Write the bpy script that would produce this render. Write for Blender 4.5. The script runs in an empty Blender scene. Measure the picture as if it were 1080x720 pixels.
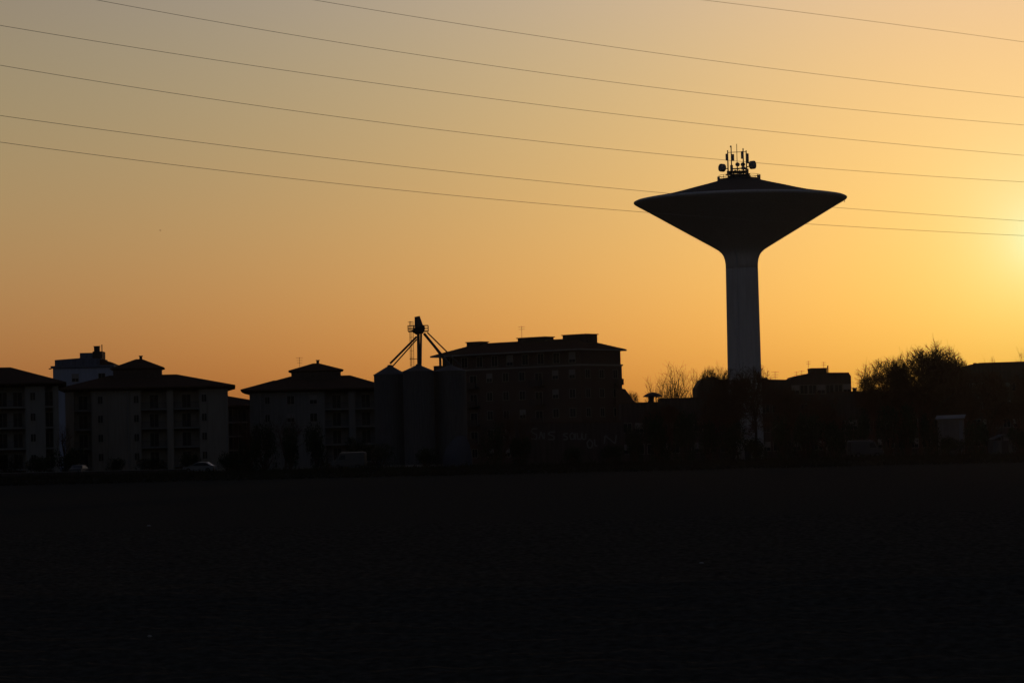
import bpy, bmesh, math, random
from mathutils import Matrix, Vector, noise
R = math.radians
S = bpy.context.scene
COL = S.collection
random.seed(7)

# ------------------------------------------------------------------ camera
F = 3150.0                                   # focal length in units of 1/1080 of the picture width (105 mm)
EYE = Vector((0, 0, 2.0))
PITCH, ROLL = math.atan(120 / F), R(1.3)
fw = Vector((0, math.cos(PITCH), math.sin(PITCH)))
r0 = Vector((1, 0, 0)); u0 = Vector((0, -math.sin(PITCH), math.cos(PITCH)))
rt = r0 * math.cos(ROLL) - u0 * math.sin(ROLL)
up = u0 * math.cos(ROLL) + r0 * math.sin(ROLL)
def ray(px, py): return fw * F + rt * (px - 540) + up * (360 - py)
def at(px, py, Y):                            # the point at depth Y seen in that direction
    d = ray(px, py)
    return EYE + d * (Y / d.y)
cd = bpy.data.cameras.new('camera'); cd.sensor_width = 36; cd.lens = F / 1080 * 36
cd.clip_start = 0.1; cd.clip_end = 20000
cam = bpy.data.objects.new('camera', cd); COL.objects.link(cam); S.camera = cam
M = Matrix((rt, up, -fw)).transposed().to_4x4(); M.translation = EYE; cam.matrix_world = M

# ------------------------------------------------------------------ sky and sun
sund = ray(1098, 254).normalized()
SEL, SAZ = math.asin(sund.z), math.atan2(sund.x, sund.y)
W = bpy.data.worlds.new('World'); S.world = W; W.use_nodes = True
wt = W.node_tree; wn = wt.nodes; wl = wt.links
bg = wn['Background']; bg.inputs[1].default_value = 0.05
sky = wn.new('ShaderNodeTexSky'); sky.sky_type = 'NISHITA'; sky.sun_disc = False
sky.sun_elevation = SEL; sky.sun_rotation = SAZ
sky.air_density, sky.dust_density, sky.ozone_density = 1, 3, 1
tc = wn.new('ShaderNodeTexCoord')
def mth(op, a, b=None, c=None, clamp=False):
    n = wn.new('ShaderNodeMath'); n.operation = op; n.use_clamp = clamp
    for i, v in enumerate((a, b, c)):
        if v is None: continue
        if isinstance(v, (int, float)): n.inputs[i].default_value = v
        else: wl.new(v, n.inputs[i])
    return n.outputs[0]
nv = wn.new('ShaderNodeVectorMath'); nv.operation = 'NORMALIZE'; wl.new(tc.outputs['Generated'], nv.inputs[0])
dt = wn.new('ShaderNodeVectorMath'); dt.operation = 'DOT_PRODUCT'; wl.new(nv.outputs[0], dt.inputs[0]); dt.inputs[1].default_value = sund
sp = wn.new('ShaderNodeSeparateXYZ'); wl.new(nv.outputs[0], sp.inputs[0])
ang = mth('MINIMUM', mth('MULTIPLY', mth('ARCCOSINE', mth('MINIMUM', dt.outputs['Value'], 0.9999999)), 57.2958), 20.5)
ele = mth('MINIMUM', mth('MAXIMUM', mth('MULTIPLY', mth('ARCSINE', sp.outputs[2]), 57.2958), -1.0), 10.0)
# dusty aureole round the sun and the clear air above it: a factor on the clear-sky model
basis = [mth('MULTIPLY', ang, 0.1), mth('POWER', mth('MULTIPLY', ang, 0.1), 2.0), mth('MULTIPLY', ele, 0.2),
         mth('MULTIPLY', mth('MULTIPLY', ele, 0.2), mth('MULTIPLY', ele, 0.2)),
         mth('EXPONENT', mth('MULTIPLY', ang, -1 / 1.2)), mth('MULTIPLY', mth('MULTIPLY', ang, ele), 0.02)]
ae2 = mth('MULTIPLY', mth('MULTIPLY', mth('MULTIPLY', ang, ele), ele), 0.002)
basis += [mth('MULTIPLY', basis[1], basis[2]), ae2]
CO = [[0.229, -0.0418, 0.1181, -0.3848, 0.2603, -0.2318, -0.0639, 0.0882, -0.2399],
      [0.4733, -0.6383, 0.2724, -0.4712, 0.2181, 0.3961, 0.6743, -0.0973, -0.3865],
      [0.6046, -0.1606, 0.2497, -0.5353, 0.3331, 1.3387, 0.4944, -0.2254, -0.1285]]
cb = wn.new('ShaderNodeCombineXYZ')
BACK = (0.62, 0.50, 0.72)                      # the sky away from the sun
angf = mth('MULTIPLY', mth('ARCCOSINE', dt.outputs['Value']), 57.2958)
fade = mth('SUBTRACT', 1.0, mth('MULTIPLY_ADD', angf, 1 / 30, -21 / 30, clamp=True))
for ch in range(3):
    acc = CO[ch][0]
    for k, bn in enumerate(basis): acc = mth('MULTIPLY_ADD', bn, CO[ch][k + 1], acc)
    acc = mth('MULTIPLY_ADD', acc, fade, mth('MULTIPLY', mth('SUBTRACT', 1.0, fade), BACK[ch]))
    wl.new(mth('EXPONENT', acc), cb.inputs[ch])
mu = wn.new('ShaderNodeVectorMath'); mu.operation = 'MULTIPLY'
wl.new(sky.outputs[0], mu.inputs[0]); wl.new(cb.outputs[0], mu.inputs[1]); wl.new(mu.outputs[0], bg.inputs[0])

sl = bpy.data.lights.new('sun', 'SUN'); sl.energy = 0.7; sl.angle = R(0.5); sl.color = (1, 0.62, 0.32)
so = bpy.data.objects.new('sun', sl); COL.objects.link(so)
so.rotation_euler = (-sund).to_track_quat('-Z', 'Y').to_euler(); so.location = (0, 0, 80)
S.view_settings.view_transform = 'Standard'; S.view_settings.look = 'None'
S.view_settings.exposure = -1.4; S.view_settings.gamma = 1; S.view_settings.use_curve_mapping = False
S.render.engine = 'CYCLES'
S.cycles.max_bounces = 4; S.cycles.diffuse_bounces = 2; S.cycles.use_denoising = True

# ------------------------------------------------------------------ materials
def mat(name, col, var=0.25, scale=2.0, rough=0.9, spec=0.1, metal=0.0, streak=False, bump=0.0, bscale=20, col2=None):
    m = bpy.data.materials.new(name); m.use_nodes = True
    t = m.node_tree; N = t.nodes; L = t.links; b = N['Principled BSDF']
    b.inputs['Roughness'].default_value = rough; b.inputs['Specular IOR Level'].default_value = spec
    b.inputs['Metallic'].default_value = metal
    co = N.new('ShaderNodeTexCoord'); mp = N.new('ShaderNodeMapping'); L.new(co.outputs['Object'], mp.inputs[0])
    mp.inputs['Scale'].default_value = (scale, scale, scale * (0.08 if streak else 1))
    nz = N.new('ShaderNodeTexNoise'); nz.inputs['Detail'].default_value = 6; L.new(mp.outputs[0], nz.inputs[0])
    cr = N.new('ShaderNodeValToRGB'); cr.color_ramp.elements[0].position = 0.3; cr.color_ramp.elements[1].position = 0.7
    c2 = col2 or col
    cr.color_ramp.elements[0].color = (*[c * (1 - var) for c in col], 1)
    cr.color_ramp.elements[1].color = (*[min(1, c * (1 + var)) for c in c2], 1)
    L.new(nz.outputs[0], cr.inputs[0]); L.new(cr.outputs[0], b.inputs['Base Color'])
    if bump:
        n2 = N.new('ShaderNodeTexNoise'); n2.inputs['Scale'].default_value = bscale; n2.inputs['Detail'].default_value = 8
        L.new(co.outputs['Object'], n2.inputs[0])
        bp = N.new('ShaderNodeBump'); bp.inputs['Strength'].default_value = 1; bp.inputs['Distance'].default_value = bump
        L.new(n2.outputs[0], bp.inputs['Height']); L.new(bp.outputs[0], b.inputs['Normal'])
    return m
MT = dict(
    soil=mat('ploughed_soil', (0.070, 0.066, 0.056), 0.35, 1.5, 1, 0, bump=0.06, bscale=9),
    yard=mat('yard_grass_soil', (0.05, 0.05, 0.035), 0.3, 0.4, 1, 0, bump=0.05, bscale=4),
    weeds=mat('dry_weeds', (0.05, 0.045, 0.03), 0.3, 3, 1, 0),
    concrete=mat('tower_concrete', (0.60, 0.60, 0.62), 0.10, 0.7, 0.9, 0.15, streak=True, bump=0.01, bscale=6),
    bowlc=mat('tank_concrete', (0.52, 0.50, 0.48), 0.10, 0.5, 0.9, 0.1, bump=0.01, bscale=5),
    roofc=mat('tank_roof_felt', (0.09, 0.085, 0.085), 0.2, 0.8, 0.95, 0.05),
    cream=mat('cream_plaster', (0.30, 0.265, 0.225), 0.12, 0.6, 0.95, 0.05, streak=True),
    rose=mat('rose_plaster', (0.34, 0.29, 0.26), 0.12, 0.6, 0.95, 0.05, streak=True),
    ochre=mat('grey_plaster', (0.27, 0.255, 0.235), 0.14, 0.6, 0.95, 0.05, streak=True),
    ochre2=mat('dull_plaster', (0.20, 0.195, 0.19), 0.14, 0.6, 0.95, 0.05, streak=True),
    blue=mat('pale_blue_plaster', (0.36, 0.40, 0.52), 0.1, 0.5, 0.95, 0.05, streak=True),
    bluedark=mat('dark_blue_plaster', (0.15, 0.17, 0.22), 0.2, 0.5, 0.95, 0.05, streak=True),  # darker blue for the roof slab and rooftop rooms
    brick=mat('brown_brick', (0.11, 0.085, 0.075), 0.25, 1.2, 0.95, 0.05, bump=0.01, bscale=14),
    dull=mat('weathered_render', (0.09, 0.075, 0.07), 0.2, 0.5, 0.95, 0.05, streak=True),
    tile=mat('clay_roof_tile', (0.10, 0.065, 0.05), 0.3, 1.6, 1, 0, bump=0.03, bscale=5),
    slab=mat('balcony_concrete', (0.30, 0.29, 0.28), 0.15, 1.5, 0.95, 0.05),
    fascia=mat('painted_fascia', (0.30, 0.29, 0.28), 0.1, 1, 0.9, 0.1),
    glass=mat('window_glass', (0.02, 0.022, 0.025), 0.1, 1, 0.25, 0.3),
    frame=mat('window_frame', (0.28, 0.26, 0.24), 0.1, 2, 0.8, 0.15),
    shutter=mat('pale_shutter', (0.26, 0.25, 0.24), 0.1, 3, 0.85, 0.1),
    galv=mat('galvanised_steel', (0.11, 0.115, 0.125), 0.18, 1.5, 0.7, 0.25, 0.2, streak=True),
    steel=mat('dark_steel', (0.08, 0.08, 0.09), 0.2, 3, 0.7, 0.2, 0.3),
    rust=mat('painted_red_steel', (0.22, 0.07, 0.05), 0.3, 3, 0.8, 0.1),
    antenna=mat('antenna_plastic', (0.30, 0.30, 0.31), 0.1, 3, 0.8, 0.15),
    wire=mat('weathered_conductor', (0.42, 0.41, 0.41), 0.15, 0.5, 0.9, 0.05, 0.0),
    bark=mat('grey_brown_bark', (0.09, 0.065, 0.05), 0.3, 4, 1, 0.0),
    twig=mat('bare_twigs', (0.10, 0.06, 0.042), 0.3, 2, 1, 0.0),
    leaf=mat('evergreen_leaf', (0.04, 0.05, 0.03), 0.4, 1.2, 1, 0.0),
    carp=mat('pale_car_paint', (0.16, 0.17, 0.19), 0.05, 1, 0.35, 0.5),
    card=mat('grey_car_paint', (0.05, 0.053, 0.06), 0.05, 1, 0.35, 0.5),
    tyre=mat('tyre_rubber', (0.02, 0.02, 0.02), 0.1, 5, 0.9, 0.1),
    lamp=mat('lamp_glass', (0.5, 0.5, 0.5), 0.05, 5, 0.3, 0.4),
    tarp=mat('pale_tarpaulin', (0.10, 0.11, 0.14), 0.2, 1.2, 0.8, 0.15, bump=0.05, bscale=2),
    spray=mat('pale_spray_paint', (0.19, 0.19, 0.19), 0.2, 3, 0.9, 0.05),
    hut=mat('pale_cladding', (0.20, 0.19, 0.20), 0.12, 1, 0.9, 0.1, streak=True),
    hutroof=mat('pale_sheet_roof', (0.19, 0.21, 0.25), 0.1, 1.5, 0.6, 0.3),
    stone=mat('pale_stone', (0.4, 0.39, 0.37), 0.2, 8, 0.9, 0.1),
    feather=mat('dark_feathers', (0.05, 0.05, 0.05), 0.2, 5, 0.9, 0.05),
)

# ------------------------------------------------------------------ mesh helpers
class MB:
    def __init__(s): s.v = []; s.f = []
    def add(s, vs, fs):
        o = len(s.v); s.v += [tuple(v) for v in vs]; s.f += [tuple(i + o for i in f) for f in fs]; return s
    def box(s, x0, x1, y0, y1, z0, z1):
        return s.add([(x0, y0, z0), (x1, y0, z0), (x1, y1, z0), (x0, y1, z0), (x0, y0, z1), (x1, y0, z1), (x1, y1, z1), (x0, y1, z1)],
                     [(0, 3, 2, 1), (4, 5, 6, 7), (0, 1, 5, 4), (1, 2, 6, 5), (2, 3, 7, 6), (3, 0, 4, 7)])
    def prism(s, poly, y0, y1):               # outline in x,z pushed along y
        n = len(poly)
        return s.add([(x, y0, z) for x, z in poly] + [(x, y1, z) for x, z in poly],
                     [tuple(range(n)), tuple(range(2 * n - 1, n - 1, -1))] + [(i, i + n, (i + 1) % n + n, (i + 1) % n) for i in range(n)])
    def tube(s, pts, rad, n=6, cap=True):
        pts = [Vector(p) for p in pts]; rings = []
        rads = rad if isinstance(rad, (list, tuple)) else [rad] * len(pts)
        ref = None; vs = []; fs = []
        for i, p in enumerate(pts):
            d = (pts[min(i + 1, len(pts) - 1)] - pts[max(i - 1, 0)]).normalized()
            a = Vector((0, 0, 1)) if abs(d.z) < 0.9 else Vector((1, 0, 0))
            if ref is not None: a = ref
            u = (a - d * a.dot(d)).normalized(); w = d.cross(u); ref = u
            for k in range(n):
                t = 2 * math.pi * k / n
                vs.append(p + (u * math.cos(t) + w * math.sin(t)) * rads[i])
        for i in range(len(pts) - 1):
            for k in range(n):
                fs.append((i * n + k, i * n + (k + 1) % n, (i + 1) * n + (k + 1) % n, (i + 1) * n + k))
        if cap:
            fs.append(tuple(range(n - 1, -1, -1))); fs.append(tuple(range((len(pts) - 1) * n, len(pts) * n)))
        return s.add(vs, fs)
    def lathe(s, prof, n=48, c=(0, 0, 0), mod=None):
        vs = []; fs = []
        for r, z in prof:
            for k in range(n):
                t = 2 * math.pi * k / n
                rr = r * (mod(t, z, r) if mod else 1)
                vs.append((c[0] + rr * math.cos(t), c[1] + rr * math.sin(t), c[2] + z))
        m = len(prof)
        for i in range(m - 1):
            for k in range(n):
                fs.append((i * n + k, i * n + (k + 1) % n, (i + 1) * n + (k + 1) % n, (i + 1) * n + k))
        fs.append(tuple(range(n - 1, -1, -1))); fs.append(tuple(range((m - 1) * n, m * n)))
        return s.add(vs, fs)
    def mesh(s, name, m, smooth=False):
        me = bpy.data.meshes.new(name); me.from_pydata(s.v, [], s.f); me.materials.append(MT[m]); me.update()
        if smooth:
            me.polygons.foreach_set('use_smooth', [True] * len(me.polygons))
        return me
    def build(s, name, m, parent=None, smooth=False, loc=None, rot=None):
        return link(name, s.mesh(name, m, smooth), parent, loc, rot)
def link(name, me, parent=None, loc=None, rot=None):
    o = bpy.data.objects.new(name, me); COL.objects.link(o)
    if parent: o.parent = parent
    if loc is not None: o.location = loc
    if rot is not None: o.rotation_euler = rot
    return o
def tag(o, label, cat, group=None):
    o['label'] = label; o['category'] = cat
    if group: o['group'] = group
    return o
def thing(name, label, cat, loc, rz=0, group=None):
    o = bpy.data.objects.new(name, None); COL.objects.link(o); o.location = loc; o.rotation_euler = (0, 0, rz)
    o.empty_display_size = 0.5
    return tag(o, label, cat, group)
def struct(o, kind='structure'): o['kind'] = kind; return o
def copy_tree(o, parent=None):
    c = o.copy(); COL.objects.link(c)
    if parent: c.parent = parent
    for ch in list(o.children): copy_tree(ch, c)
    return c

YG = 0.6                                       # level of the yard behind the field bank
# ------------------------------------------------------------------ ground
def bank_y(x): return 313 + 3 * noise.noise(Vector((x * 0.02, 3.1, 0))) + 1.2 * noise.noise(Vector((x * 0.11, 7.7, 0)))
def field_z(x, y):
    z = 0.05 * noise.noise(Vector((x * 0.9, y * 0.9, 0))) + 0.04 * noise.noise(Vector((x * 2.6, y * 2.0, 4)))
    z += 0.035 * math.sin(y * 2 * math.pi / 0.8 + 0.6 * noise.noise(Vector((x * .1, y * .1, 2)))) if y < 90 else 0
    b = bank_y(x)
    if y > b: z = z * 0.4 + YG * min(1, (y - b) / 9) ** 0.8
    return z
mb = MB(); ys = []; y = 14.0
while y < 346: ys.append(y); y += 0.22 if y < 45 else (0.4 if y < 90 else (1.2 if y < 250 else 2.0))
ys += [350, 354]
NX = 260; vs = []; fs = []
for y in ys:
    hw = 25 + y * 0.34
    for i in range(NX + 1):
        x = -hw + 2 * hw * i / NX
        e = min(1, (hw - abs(x)) / (0.12 * hw)); z = field_z(x, y) if y < 349 else YG - 0.03
        vs.append((x, y, z * e - 0.155 * (1 - e) if y < 300 else z))
for j in range(len(ys) - 1):
    for i in range(NX):
        a = j * (NX + 1) + i; fs.append((a, a + 1, a + NX + 2, a + NX + 1))
mb.add(vs, fs)
struct(mb.build('field', 'soil', smooth=True))
mb = MB(); mb.add([(-3000, -3000, -0.16), (3000, -3000, -0.16), (3000, 349, -0.16), (-3000, 349, -0.16)], [(0, 1, 2, 3)])
struct(mb.build('ground', 'soil'))
mb = MB()
mb.add([(-3000, 348, YG), (3000, 348, YG), (3000, 9000, YG), (-3000, 9000, YG), (-3000, 348, -1), (3000, 348, -1)], [(0, 1, 2, 3), (0, 4, 5, 1)])
struct(mb.build('yard_ground', 'yard'))

# weeds on the bank
rnd = random.Random(3); vs = []; fs = []
for i in range(32000):
    x = rnd.uniform(-80, 80); y = bank_y(x) + 42 * rnd.random() ** 1.6 + .5 * rnd.random()
    z = field_z(x, y) if y < 347 else YG
    h = rnd.uniform(0.15, 0.6) * (0.7 + 0.7 * noise.noise(Vector((x * .15, y * .2, 0)))) + (rnd.random() ** 8) * 0.5
    w = rnd.uniform(0.04, 0.12); a = rnd.uniform(0, math.pi); lx, ly = rnd.gauss(0, .15), rnd.gauss(0, .15)
    k = len(vs); ca, sa = math.cos(a) * w, math.sin(a) * w
    vs += [(x - ca, y - sa, z - .05), (x + ca, y + sa, z - .05), (x + lx + ca * .6, y + ly, z + h * .6), (x + lx * 2, y + ly * 2, z + h)]
    fs += [(k, k + 1, k + 2), (k, k + 2, k + 3)]
struct(MB().add(vs, fs).build('weeds', 'weeds'), 'stuff')

# ------------------------------------------------------------------ small building parts (meshes shared by the repeats)
_cache = {}
def shared(key, fn):
    if key not in _cache: _cache[key] = fn()
    return _cache[key]
def window(parent, x, y, z, w, h, rz=0, sh=False, door=False):   # on a wall whose outside is local -Y (turned by rz); x,z = middle of the sill line
    def fm():
        m = MB(); t = 0.07
        m.box(-w/2-t, -w/2, -0.05, 0.02, 0, h); m.box(w/2, w/2+t, -0.05, 0.02, 0, h); m.box(-w/2-t, w/2+t, -0.05, 0.02, h, h+t)
        m.box(-w/2-0.12, w/2+0.12, -0.14, 0.02, -0.07, 0)
        m.box(-0.03, 0.03, -0.03, 0.02, 0.002, h - 0.002)
        return m.mesh('window', 'frame')
    o = link('window', shared(('wf', w, h), fm), parent, (x, y, z), (0, 0, rz))
    link('pane', shared(('wp', w, h), lambda: MB().box(-w/2+.002, w/2-.002, -0.015, 0.01, 0.004, h-.004).mesh('pane', 'glass')), o)
    if sh:
        link('shutter', shared(('ws', w, h), lambda: MB().box(-w/2+.01, w/2-.01, -0.045, -0.032, h*sh, h-.006).mesh('shutter', 'shutter')), o)
    return o
def hip_roof(parent, x0, x1, y0, y1, ze, zr, m='tile', name='roof', over=1.0, t=0.2, cove=0.55, ridge=None):
    """hipped roof over walls x0..x1,y0..y1 with an eave overhang, its fascia and a sloping soffit"""
    a0, a1, b0, b1 = x0 - over, x1 + over, y0 - over, y1 + over
    hd = (b1 - b0) / 2
    if ridge is None: ridge = (a0 + min(hd, (a1-a0)/2 - .05), a1 - min(hd, (a1-a0)/2 - .05))
    ym = (b0 + b1) / 2
    v = [(x0, y0, ze - cove), (x1, y0, ze - cove), (x1, y1, ze - cove), (x0, y1, ze - cove),
         (a0, b0, ze - t), (a1, b0, ze - t), (a1, b1, ze - t), (a0, b1, ze - t),
         (a0, b0, ze), (a1, b0, ze), (a1, b1, ze), (a0, b1, ze), (ridge[0], ym, zr), (ridge[1], ym, zr)]
    f = [(3, 2, 1, 0)]
    for i in range(4):
        j = (i + 1) % 4
        f += [(i, j, 4 + j, 4 + i), (4 + i, 4 + j, 8 + j, 8 + i)]
    f += [(8, 9, 13, 12), (9, 10, 13), (10, 11, 12, 13), (11, 8, 12)]
    return MB().add(v, f).build(name, m, parent)
def roof_antenna(parent, x, y, z, h, arms=3, w=1.0, name='roof_antenna'):
    m = MB(); m.tube([(x, y, z), (x, y, z + h)], 0.03, 5)
    for k in range(arms):
        zz = z + h - 0.12 - 0.42 * k; ww = w * (1 - 0.15 * k) / 2
        m.tube([(x - ww, y, zz), (x + ww, y, zz)], 0.02, 4)
        for q in range(3): m.tube([(x - ww + ww * q, y - .25, zz), (x - ww + ww * q, y + .25, zz)], 0.02, 4)
    return m.build(name, 'steel', parent)
def chimney(parent, x, y, z0, z1, w=0.6, m='brick', cap=True):
    b = MB(); b.box(x - w/2, x + w/2, y - w/2, y + w/2, z0, z1)
    c = b.build('chimney', m, parent)
    if cap: MB().box(x - w/2 - .1, x + w/2 + .1, y - w/2 - .1, y + w/2 + .1, z1 + .002, z1 + .12).build('chimney_cap', 'slab', c)
    return c

def Xp(px, py, Y): return at(px, py, Y).x
def Zp(px, py, Y): return at(px, py, Y).z

# ------------------------------------------------------------------ water tower
TY = 460.0; sT = TY / F
tx = Xp(782.6, 290, TY)
tw = thing('water_tower', 'tall concrete water tower with a wide inverted cone tank and antennas on top', 'water tower', (tx, TY, YG))
def tz(py): return Zp(782.6, py, TY) - YG
ZTIP = tz(211.2)
GROOVE = [R(270 - 26 + 90 * k) for k in range(4)]
def groove(t, z, r, depth=0.16, wid=0.09):
    g = 0
    for a in GROOVE:
        d = (t - a + math.pi) % (2 * math.pi) - math.pi
        g = max(g, math.exp(-(d / wid) ** 2))
    return 1 - depth * g
zn = tz(268)
shaft_prof = [(2.72, 0.0), (2.66, 4.0)] + [(2.64 - 0.16 * k / 10, 4 + (tz(283) - 4) * k / 10) for k in range(1, 11)]
MB().lathe(shaft_prof, 120, mod=groove).build('shaft', 'concrete', tw, smooth=True)
p = sT
bowl = [(16.95, tz(283)), (17.1, tz(278)), (17.7, tz(274)), (18.9, tz(270.2)), (20.8, tz(267)), (24.2, tz(263.8)), (30, tz(260.2)),
        (45, tz(251.5)), (60, tz(242.8)), (75, tz(234.1)), (90, tz(225.3)), (102, tz(218.4)), (109, tz(214.5)), (111.8, tz(212.7)), (112.6, tz(211.6)), (112.2, tz(210.6)), (110, tz(209.6))]
def gb(t, z, r):
    k = max(0, 1 - (z - tz(283)) / (tz(222) - tz(283)))
    return groove(t, z, r, 0.16 * k ** 2 / max(1, r / 2.5) ** .5 + 0.03 * k, 0.09 + .04 * (1 - k))
MB().lathe([(r * p, z) for r, z in bowl], 120, mod=gb).build('tank', 'concrete', tw, smooth=True)
roofp = [(110, tz(209.6)), (104, tz(208.5)), (92, tz(206.6)), (77, tz(203.9)), (63, tz(200.6)), (50, tz(197.2)), (36, tz(193.8)), (24, tz(190.7)), (22, tz(190.0)), (21.6, tz(188.6)), (0.3, tz(188.0))]
MB().lathe([(r * p, z) for r, z in roofp], 120).build('tank_roof', 'roofc', tw, smooth=True)
# platform with its rail and the cabinets on its rim
zp_ = tz(188.3)
MB().lathe([(12 * p, zp_ - .6), (12 * p, zp_ + 0.35), (10.5 * p, zp_ + 0.5), (0.2, zp_ + 0.55)], 24).build('hatch_drum', 'roofc', tw)
rail = MB(); RR = 22 * p
for zz in (zp_ + .2, zp_ + .5): rail.tube([(RR * math.cos(2*math.pi*k/36), RR * math.sin(2*math.pi*k/36), zz) for k in range(37)], 0.03, 5, False)
for k in range(10): rail.tube([(RR * math.cos(math.pi*k/5), RR * math.sin(math.pi*k/5), zp_ - .4), (RR * math.cos(math.pi*k/5), RR * math.sin(math.pi*k/5), zp_ + .5)], 0.035, 5)
rail.build('railing', 'steel', tw)
ax = 780.6                                     # axis of the tower at the level of the antennas
def cab(px0, px1, py0, py1):
    MB().box((px0 - ax) * p, (px1 - ax) * p, -.3, .3, tz(py1), tz(py0)).build('equipment_box', 'antenna', tw)
cab(757.2, 759.6, 186, 191.2); cab(799.2, 802.4, 184.8, 190.6); cab(774, 776.5, 186, 189.5); cab(783, 787, 186.6, 189.5)
def bar(pts, r): MB().tube(pts, r, 6).build('frame_bar', 'steel', tw)
def P(px, py, dy=0): return ((px - ax) * p, dy, tz(py) - .07 * 0)
for q in ((P(768, 182), P(790, 181.5)), (P(772, 178), P(789, 177.4)), (P(766, 184), P(792, 184)), (P(768.7, 160.6), P(788.6, 160.2))):
    bar(q, 0.10 if q[0][2] < tz(170) else .045)
for dy in (-1.2, 1.2):
    bar([P(769, 181.5, dy), P(789, 181.3, dy)], 0.11)
for x in (769, 789): bar([P(x, 181.5, -1.2), P(x, 181.5, 1.2)], 0.06)
bar([P(769, 189), P(769, 180)], 0.06); bar([P(790, 189), P(790, 179)], 0.06)
bar([P(769, 188), P(780, 178)], 0.05); bar([P(790, 188), P(780, 179)], 0.05)
for bx0_, bx1_, by0_, by1_, bd_ in ((770.6, 773.4, 174.6, 180.6, -.9), (775.4, 777.2, 179, 182.5, .2), (782.6, 786.6, 176.4, 179.4, -.6), (787.4, 790.6, 177.8, 183.2, .6), (767.4, 770, 180, 184.6, 0), (779.6, 783.2, 182.6, 186.2, .4)):
    MB().box((bx0_ - ax) * p, (bx1_ - ax) * p, bd_ - .22, bd_ + .22, tz(by1_), tz(by0_)).build('radio_unit', 'antenna', tw)
masts = [(768.7, 158.2, 0.085, 0, [(-1.1, 162.0, 169.2, 2.6)]), (772.0, 154.5, 0.075, -.9, [(1.4, 163.2, 170.4, 3.0)]), (778.6, 151.5, 0.045, .3, []),
         (784.7, 157.0, 0.085, -.7, [(-1.1, 160.2, 168.2, 2.8)]), (788.6, 158.4, 0.085, .6, [(1.0, 161.8, 172.4, 3.0)])]
for mx, my, mr, dy, pans in masts:
    m = MB(); m.tube([P(mx, 188.5, dy), P(mx, my, dy)], [mr * 1.3, mr], 6)
    o = m.build('antenna_mast', 'steel', tw)
    for ox, y0, y1, w in pans:
        xm = mx + ox; q = MB(); x0, x1 = (xm - w / 2 - ax) * p, (xm + w / 2 - ax) * p
        c = 0.06
        q.prism([(x0 + c, tz(y1)), (x1 - c, tz(y1)), (x1, tz(y1) + c), (x1, tz(y0) - c), (x1 - c, tz(y0)), (x0 + c, tz(y0)), (x0, tz(y0) - c), (x0, tz(y1) + c)], dy - .28, dy - .08)
        q.build('panel_antenna', 'antenna', o)
    if my == 154.5: MB().lathe([(.02, -.16), (.12, -.1), (.15, 0), (.12, .1), (.02, .16)], 10, P(771.7, 155.0, dy)).build('beacon_lamp', 'lamp', o)
def drum(px, py, rad, aim, size_x):
    prof = [(0.05, -.55 * rad), (rad * .5, -.5 * rad), (rad * .92, -.3 * rad), (rad, -.15 * rad), (rad, .75 * rad), (rad * .96, .85 * rad), (rad * .6, .92 * rad), (.02, .95 * rad)]
    b = MB().lathe(prof, 28)
    d = b.build('microwave_dish', 'antenna', tw, smooth=False, loc=P(px, py, -.3))
    d.rotation_euler = Vector(aim).to_track_quat('Z', 'Y').to_euler()
    return d
drum(763.4, 176.9, 0.62, (-.95, -.55, .05), 6); drum(793.4, 174.6, 0.64, (1.0, -.6, .03), 7)
drum(778.5, 173.6, 0.32, (.4, 1, .0), 3); drum(784.6, 173.8, 0.32, (-.3, 1, .1), 3)
for a_, b_ in ((P(764.6, 177.4), P(769, 177.6)), (P(788.6, 176.5), P(792.6, 175)), (P(778.5, 188), P(778.5, 173)), (P(784.6, 188), P(784.6, 173))):
    MB().tube([a_, b_], .08, 6).build('dish_bracket', 'steel', tw)
MB().tube([(112.0 * p * .985, 0, tz(213)), (112.0 * p * .985, 0, tz(215.8))], .05, 5).build('drip_pipe', 'steel', tw)
# door at the foot
MB().box(-.5, .5, -2.82, -2.6, 0.02, 2.1).build('door', 'steel', tw)

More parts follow.
